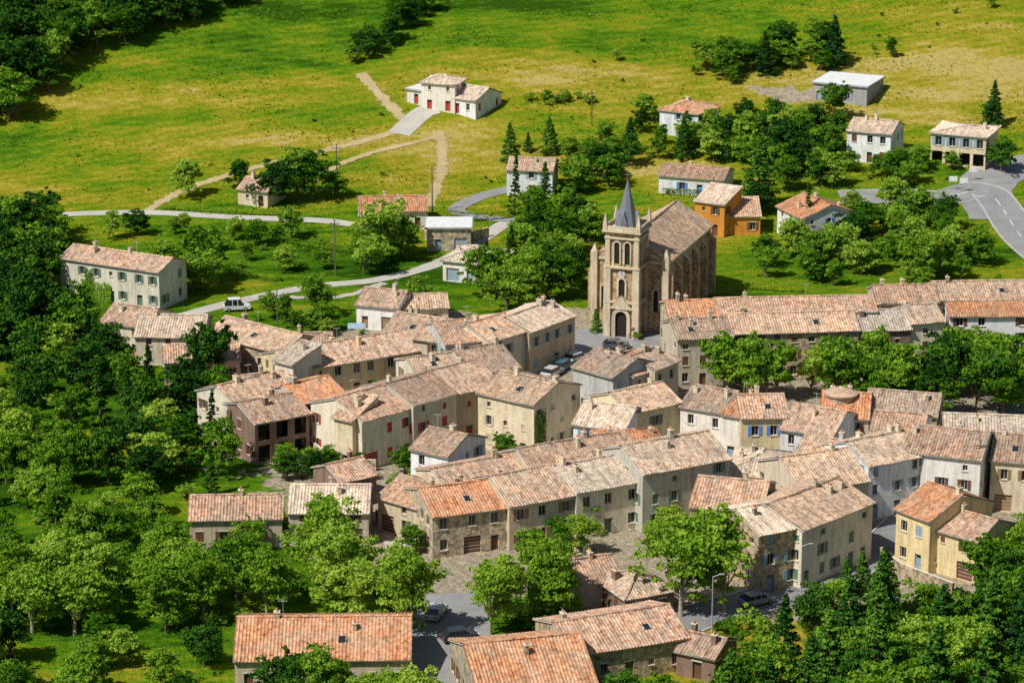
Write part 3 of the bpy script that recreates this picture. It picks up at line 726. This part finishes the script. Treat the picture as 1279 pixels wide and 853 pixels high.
region([(655,122),(700,118),(745,124),(745,132),(700,134),(660,133)],['bush','bushl'],2.6,.5,.9,'scrub_row')
region([(1050,92),(1279,30),(1279,-20),(1150,10),(1050,60)],['bush','bush','bushd','broad'],7.5,.25,.6,'meadow_scrub',2,keep=.5)
region([(700,30),(1060,20),(1060,60),(850,75),(720,70)],['bush','bushd','bushl'],10,.25,.6,'meadow_scrub',2,keep=.4)
region([(280,190),(600,170),(620,230),(420,240),(300,225)],['bush','bushd','bushl'],9,.2,.5,'meadow_scrub',2,keep=.35)
region([(640,262),(700,255),(740,300),(735,345),(690,390),(620,392),(590,370),(620,340),(640,310)],['broad','broad','dark','light','poplar'],5.0,.65,1.0,'garden_trees')
region([(700,205),(760,185),(840,178),(920,170),(935,215),(900,205),(800,200),(760,240),(720,250),(690,235)],['broad','dark','light','bush','fir'],5.0,.5,.85,'garden_trees',2)
region([(930,160),(1050,170),(1060,215),(1040,240),(950,245),(925,200)],['broad','dark','broad','light'],5.0,.7,1.05,'garden_trees',2)
region([(1040,245),(1130,262),(1200,290),(1279,350),(1279,360),(1080,362),(1000,362),(950,350),(945,310),(1075,310)],['broad','dark','broad','light','bush'],5.3,.5,.9,'garden_trees',2,keep=.9)
region([(1120,200),(1165,215),(1150,238),(1060,225),(1060,210)],['broad','bush'],4.5,.4,.7,None,1.5)
region([(1140,215),(1279,195),(1279,212),(1180,232)],['bush','bushl','broad'],4.5,.35,.6,None,1.5,keep=.7)
region([(60,285),(250,282),(430,295),(440,340),(330,360),(260,375),(210,370),(200,330),(60,318)],['broad','light','bush','dark','bushl'],5.8,.32,.68,None,2,keep=.75)
region([(-40,290),(60,290),(70,330),(70,400),(120,430),(60,470),(-60,470)],['dark','broad','dark'],5.4,.8,1.15,'woodland')
region([(200,352),(250,350),(260,372),(215,392)],['dark','broad'],5.5,.9,1.2,None,2)
region([(-60,470),(60,475),(125,450),(160,478),(200,490),(290,490),(290,560),(300,600),(360,600),(225,640),(-60,650)],['dark','broad','light','broad','poplar','dark','bushl'],5.8,.6,1.0,'woodland',2.2,keep=.84)
region([(-80,640),(225,640),(225,735),(-80,735)],['broad','light','broad','bushl'],6,.5,.85,'woodland',2.0)
region([(225,660),(480,655),(560,665),(560,700),(480,725),(225,720)],['bush','bushl','broad'],4.6,.35,.6,'undergrowth',1.0,keep=.8)
region([(360,385),(440,400),(470,425),(400,440),(350,425),(300,400)],['broad','bush','light'],4.6,.35,.65,None,1.6)
region([(400,340),(520,300),(530,325),(440,365)],['broad','light'],6,.55,.9,None,2,keep=.7)
region([(600,590),(660,570),(650,600),(600,610),(480,608),(480,590)],['broad','bush'],4,.4,.6,None,1.2)
region([(420,585),(500,590),(500,610),(330,610),(330,585)],['broad','dark','bush'],4.5,.4,.7,None,1.5)
region([(470,500),(515,545),(500,560),(465,560)],['broad','bush'],3.5,.4,.6,None,1)
region([(870,500),(960,490),(1080,478),(1180,470),(1290,468),(1290,520),(1180,525),(1080,512),(985,505),(900,505)],['broad','dark','broad','light'],5.4,.8,1.12,'garden_trees',1.8)
tpx('broad',915,490,1.15)
# front plane trees
region([(-90,735),(120,735),(300,742),(470,738),(560,738),(700,745),(745,770),(600,778),(530,770),(500,780),(290,785),(120,800),(-90,800)],['plane','plane','light','plane','planem'],6.6,.74,1.0,None,1.6)
region([(-90,800),(280,800),(285,850),(560,860),(590,890),(560,960),(-90,960)],['broad','light','dark','broad','bushl'],5.6,.5,.8,'woodland',2.0)
region([(-60,720),(280,720),(520,720),(700,730),(735,775),(540,760),(280,790),(-60,800)],['bush','bush','bushl'],4.4,.6,1.1,'undergrowth',.8,keep=.6)
for u,v,s in ((508,792,.88),(612,792,.95),(690,778,.8),(850,770,.95),(905,765,.92),(730,690,.5)): tpx('plane',u,v,s)
region([(985,835),(1010,800),(1090,775),(1150,800),(1240,805),(1300,760),(1330,760),(1330,990),(880,990),(900,905),(960,870)],['fir','fir','broad','dark','light','fir','broad'],4.8,.65,1.08,'conifer_wood',2.0)
region([(1235,740),(1279,715),(1330,700),(1330,750),(1250,775)],['dark','broad','fir'],5,.7,.95,'woodland',1.5)
region([(1010,735),(1090,725),(1120,770),(1030,800),(995,790)],['bush','broad','fir'],4.4,.4,.6,'woodland',1.5)
region([(740,860),(830,850),(880,900),(880,960),(740,960)],['dark','broad'],4.8,.45,.7,'woodland',1.5)
region([(860,800),(940,775),(975,790),(965,815),(880,830)],['bush','bushl','bush','bushd'],3,.5,1.0,None,1)
region([(610,780),(720,765),(760,775),(720,790),(620,800)],['bush','bushl'],3,.6,1.1,None,1)
region([(560,665),(700,655),(800,645),(860,665),(820,700),(700,710),(560,700)],['broad','light','bush'],5.5,.4,.65,None,1.4,keep=.55)
region([(420,470),(700,470),(860,540),(1200,560),(1200,640),(900,640),(480,640),(330,560)],['bush','bushl','bush'],5.5,.5,.9,None,.9,keep=.5)
for k,u,v,s in (('light',236,246,.85),('dark',345,252,1.1),('broad',372,248,1.35),('broad',390,250,1.1),('fir',640,206,.7),('fir',688,192,.7),('broad',421,246,.6),('dark',300,236,.6),('fir',945,262,1.3),('dark',948,268,.8),('fir',1240,158,.75),('dark',1240,152,.5),
  ('dark',1250,215,.8),('light',470,325,1.25),('broad',500,320,.9),('broad',805,150,.8),('fir',858,178,.6),('dark',1035,150,.8),('poplar',128,545,1.1),('poplar',160,560,1.15),('poplar',715,300,.9),('poplar',1010,300,.8),('fir',745,415,.35),('bush',797,424,.6),('broad',400,395,.8),('dark',250,482,1),('broad',522,395,.8),('broad',735,668,.7),('broad',1195,468,.9),('bushl',935,790,1.4),('light',770,75,.3),('dark',20,445,1.3),('light',62,470,.9),('dark',800,165,.6),('broad',750,180,.6),('fir',660,190,.4),('broad',915,105,.5)): tpx(k,u,v,s)
region([(0,255),(600,240),(900,110),(1279,60),(1279,-20),(560,-20),(430,120),(100,170)],['bush','bushd'],12,.12,.42,'meadow_scrub',2,keep=.38)
def leafobj(name,pts,nn,size,mat,parent=None):
    mb=MB(); v=leaves(np.array(pts),unit(np.array(nn)+rng.normal(size=(len(nn),3))*.35),size); n=len(v)//4
    mb.v=[tuple(q) for q in v.tolist()]; mb.f=[(4*i,4*i+1,4*i+2,4*i+3) for i in range(n)]; mb.m=[0]*n; mb.uv=[[(R.random(),R.random())]*4 for _ in range(n)]
    return mb.obj(name,[mat],parent)
# tall grass tufts over the meadow
pts=[];nn=[]
for _ in range(26000):
    x=R.uniform(-110,115); y=R.uniform(470,625)
    if noise.noise(Vector((x*.045,y*.09,0)))+R.uniform(-.25,.25)<.12: continue
    if blocked(x,y,.3): continue
    pts.append((x,y,hill(x,y)+R.uniform(.05,.25))); nn.append((R.uniform(-1,1),R.uniform(-1,1),1.2))
m,nt,N,L=newmat('meadow_grass'); uv=N.new('ShaderNodeUVMap'); sp_=N.new('ShaderNodeSeparateXYZ'); L.new(uv.outputs[0],sp_.inputs[0]); r=ramp(N,[(0,(.05,.12,.008)),(.5,(.13,.20,.012)),(1,(.26,.25,.02))]); L.new(sp_.outputs[0],r.inputs[0]); finish(N,L,r.outputs[0],1.0,spec=0)
leafobj('meadow_grass',pts,nn,.28,m)
def ivy(h,side,x0,x1,z1):
    rt,W,dep,eav=h; pts=[];nn=[]
    for _ in range(int((x1-x0)*z1*55)):
        a=R.uniform(x0,x1); z=R.uniform(0,z1)*(1-.35*abs(noise.noise(Vector((a*1.5,3,0))))*2)
        if side=='R': pts.append((W+R.uniform(.05,.3),a,z)); nn.append((1,0,.4))
        else: pts.append((a,-R.uniform(.05,.35),z)); nn.append((0,-1,.4))
    leafobj('ivy',pts,nn,.15,LM['mid'],rt)
ivy(BIG,'R',.2,2.6,7.2); ivy(FARM,'F',4,10,3.6); ivy(FARM,'F',5,6.5,5.5)
def hedge(px,w,h):
    c=spline([Vector((at(u,v).x,at(u,v).y)) for u,v in px],.5); pts=[];nn=[]
    for p in c:
        for _ in range(45):
            a=R.uniform(-w/2,w/2); b=R.uniform(0,h)
            if R.random()<.5: a=math.copysign(w/2,a)
            else: b=h
            pts.append((p.x+a+R.uniform(-.3,.3),p.y+R.uniform(-.3,.3)+a*.5,hill(p.x,p.y)+b+R.uniform(-.08,.08))); nn.append((a/w,R.uniform(-.5,.5),b/h+R.uniform(-.3,.3)))
    leafobj('hedge',pts,nn,.14,LM['mid'])
hedge([(745,187),(800,193),(850,188)],1.2,1.4); hedge([(560,272),(600,276),(640,272)],1.1,1.3); hedge([(1110,250),(1180,252)],1.2,1.5); hedge([(930,362),(1000,366)],1,1.3)
hedge([(885,810),(930,812),(965,800)],1.0,1.0); hedge([(830,243),(910,247)],1,1.1); hedge([(330,300),(400,312),(440,318)],1,1.1); hedge([(260,330),(300,345),(345,352)],1,1); hedge([(205,262),(280,268),(350,270)],1,1)
def gwall(px,h,mat,w=.35):
    pts=[at(u,v) for u,v in px]; mb=MB()
    for a,b in zip(pts,pts[1:]):
        d=Vector((b.x-a.x,b.y-a.y,0)).normalized(); n=Vector((-d.y,d.x,0))*w/2
        za,zb=hill(a.x,a.y),hill(b.x,b.y); A=Vector((a.x,a.y,za));B=Vector((b.x,b.y,zb)); u=Vector((0,0,h)); k=Vector((0,0,-1))
        mb.face([A-n+k,B-n+k,B-n+u,A-n+u]); mb.face([B+n+k,A+n+k,A+n+u,B+n+u]); mb.face([A-n+u,B-n+u,B+n+u,A+n+u],1); mb.face([A+n+k,A-n+k,A-n+u,A+n+u]); mb.face([B-n+k,B+n+k,B+n+u,B-n+u])
    mb.obj('garden_wall',[mat,M_stonetrim])
gwall([(385,560),(415,585),(470,588)],1.6,WALL['stone']); gwall([(530,300),(590,302),(610,296)],1.8,WALL['stone']); gwall([(860,270),(868,318)],1.2,WALL['stone']); gwall([(600,545),(650,560),(700,566)],1.5,WALL['tan']); gwall([(1100,700),(1125,720),(1190,745)],1.8,WALL['stone']); gwall([(470,650),(560,668),(640,660)],1.5,WALL['stone']); gwall([(865,700),(930,700),(960,690)],1.6,WALL['stone'])
# ---------------------------------------------------------------- poles, lamps, cars, signs
M_wood=simple('pole_wood',(.14,.11,.09)); M_metal=simple('painted_metal',(.35,.36,.37),.4,.5); M_tyre=simple('tyre',(.02,.02,.02))
def pole(u,v,h):
    p=at(u,v); mb=MB(); mb.tube((0,0,-.5),(0,0,h),.14,.09,0,8); mb.box(-.8,.8,-.06,.06,h-.9,h-.78,0)
    for x in (-.7,0,.7): mb.tube((x,0,h-.78),(x,0,h-.5),.05,.04,1,6)
    mb.obj('utility_pole',[M_wood,M_metal]).location=p
for q in ((419,345,10),(540,266,9),(347,416,7),(739,158,7.5),(1040,55,7),(421,232,8),(890,268,7),(1220,640,10),(1128,215,5)): pole(*q)
def lamp(u,v,h=6):
    p=at(u,v); mb=MB(); mb.tube((0,0,-.2),(0,0,h),.09,.06,0,8); mb.tube((0,0,h),(.9,0,h+.35),.05,.04,0,6); mb.box(.7,1.3,-.12,.12,h+.28,h+.4,0); mb.obj('street_lamp',[M_metal]).location=p
lamp(889,790,7); lamp(765,428,5); lamp(700,452,5); lamp(1000,740,6)
def car(u,v,ang,col,van=False):
    p=at(u,v); paint=simple('car_paint',col,.25,.6,var=.03); rt=empty('parked_van' if van else 'parked_car',p+Vector((0,0,.1)),radians(ang))
    mb=MB(); w=.86; hh=1.95 if van else 1.45
    low=[(-2.15,.32),(2.12,.32),(2.17,.6),(2.0,.85),(1.15,.95),(-2.0,.98),(-2.18,.8)]
    mb.prism([(x,-w,z) for x,z in low],(0,2*w,0),0)
    cb=[(1.1,.95),(.45,hh),(-1.35,hh),(-2.0,.97)]
    w2=w-.12; a=[(x,-(w if z<1 else w2),z) for x,z in cb]; b=[(x,(w if z<1 else w2),z) for x,z in cb]
    mb.face(a[::-1],1); mb.face(b,1); mb.face([a[0],b[0],b[1],a[1]],1); mb.face([a[2],b[2],b[3],a[3]],1)
    mb.box(-1.4,.5,-w2-.01,w2+.01,hh-.02,hh+.05,0)
    for x in (.1,-.75):
        mb.prism([(x-.05,-w-.005,.96),(x+.05,-w-.005,.96),(x+.05,-w2-.01,hh),(x-.05,-w2-.01,hh)],(0,.02,0),0); mb.prism([(x-.05,w-.015,.96),(x+.05,w-.015,.96),(x+.05,w2-.01,hh),(x-.05,w2-.01,hh)],(0,.02,0),0)
    for sy in (-.6,.6): mb.box(2.1,2.2,sy-.2,sy+.2,.58,.74,2); mb.box(-2.2,-2.1,sy-.2,sy+.2,.62,.8,3)
    mb.obj('body',[paint,M_glass,M_white,SH[3]],rt)
    wh=MB()
    for x in (-1.35,1.35):
        for sy in (-1,1): wh.tube((x,sy*.9,.32),(x,sy*.68,.32),.32,.32,0,16); wh.tube((x,sy*.91,.32),(x,sy*.89,.32),.18,.18,1,10)
    wh.obj('wheels',[M_tyre,M_metal],rt)
car(574,800,20,(.03,.035,.04)); car(545,770,75,(.5,.5,.5)); car(978,727,35,(.03,.05,.10),True); car(690,470,60,(.5,.5,.5)); car(703,462,60,(.04,.14,.18)); car(720,452,50,(.6,.6,.6)); car(296,388,10,(.7,.7,.7),True); car(770,436,5,(.1,.1,.11)); car(945,755,30,(.3,.3,.32))
def sign(u,v):
    p=at(u,v); mb=MB(); mb.tube((-.5,0,0),(-.5,0,2.6),.05,.05,0,6); mb.tube((.5,0,0),(.5,0,2.6),.05,.05,0,6); mb.box(-.75,.75,-.04,.04,1.7,2.7,1); mb.obj('road_sign',[M_metal,M_white]).location=p
sign(1190,238); sign(1203,240); sign(1215,226)
p=at(446,424); mb=MB()
for x in (-1.2,1.2):
    for y in (-1.0,1.0): mb.tube((x,y,-.2),(x,y,2.1),.05,.05,0,6)
mb.prism([(-1.4,-1.2,2.1),(-1.4,1.2,2.1),(-1.4,0,2.7)],(2.8,0,0),1); mb.obj('garden_canopy',[M_metal,SH[1]]).location=p
# ---------------------------------------------------------------- sky, sun, camera
w=bpy.data.worlds.new('World'); S.world=w; w.use_nodes=True; nt=w.node_tree; bg=nt.nodes['Background']
sk=nt.nodes.new('ShaderNodeTexSky'); sk.sky_type='NISHITA'; sk.sun_disc=False
el=radians(52); sd=Vector((-.80,-.60,0)).normalized()
sk.sun_elevation=el; sk.sun_rotation=atan2(sd.x,sd.y)
nt.links.new(sk.outputs[0],bg.inputs[0]); bg.inputs[1].default_value=.075
l=bpy.data.lights.new('sun','SUN'); l.energy=5.0; l.angle=radians(.5); l.color=(1,.965,.90); so=bpy.data.objects.new('sun',l); COL.objects.link(so)
dv=Vector((sd.x*cos(el),sd.y*cos(el),sin(el))); so.rotation_euler=dv.to_track_quat('Z','Y').to_euler()
cd=bpy.data.cameras.new('camera'); cd.sensor_width=36; cd.lens=36*F/1279; cd.clip_start=1; cd.clip_end=5000
co=bpy.data.objects.new('camera',cd); co.location=(0,0,CZ); co.rotation_euler=(radians(90)-PIT,0,0); COL.objects.link(co); S.camera=co
S.view_settings.view_transform='Standard'; S.view_settings.look='None'; S.view_settings.exposure=0
print('TREES',NT[0],'HOUSES',len(FOOT))
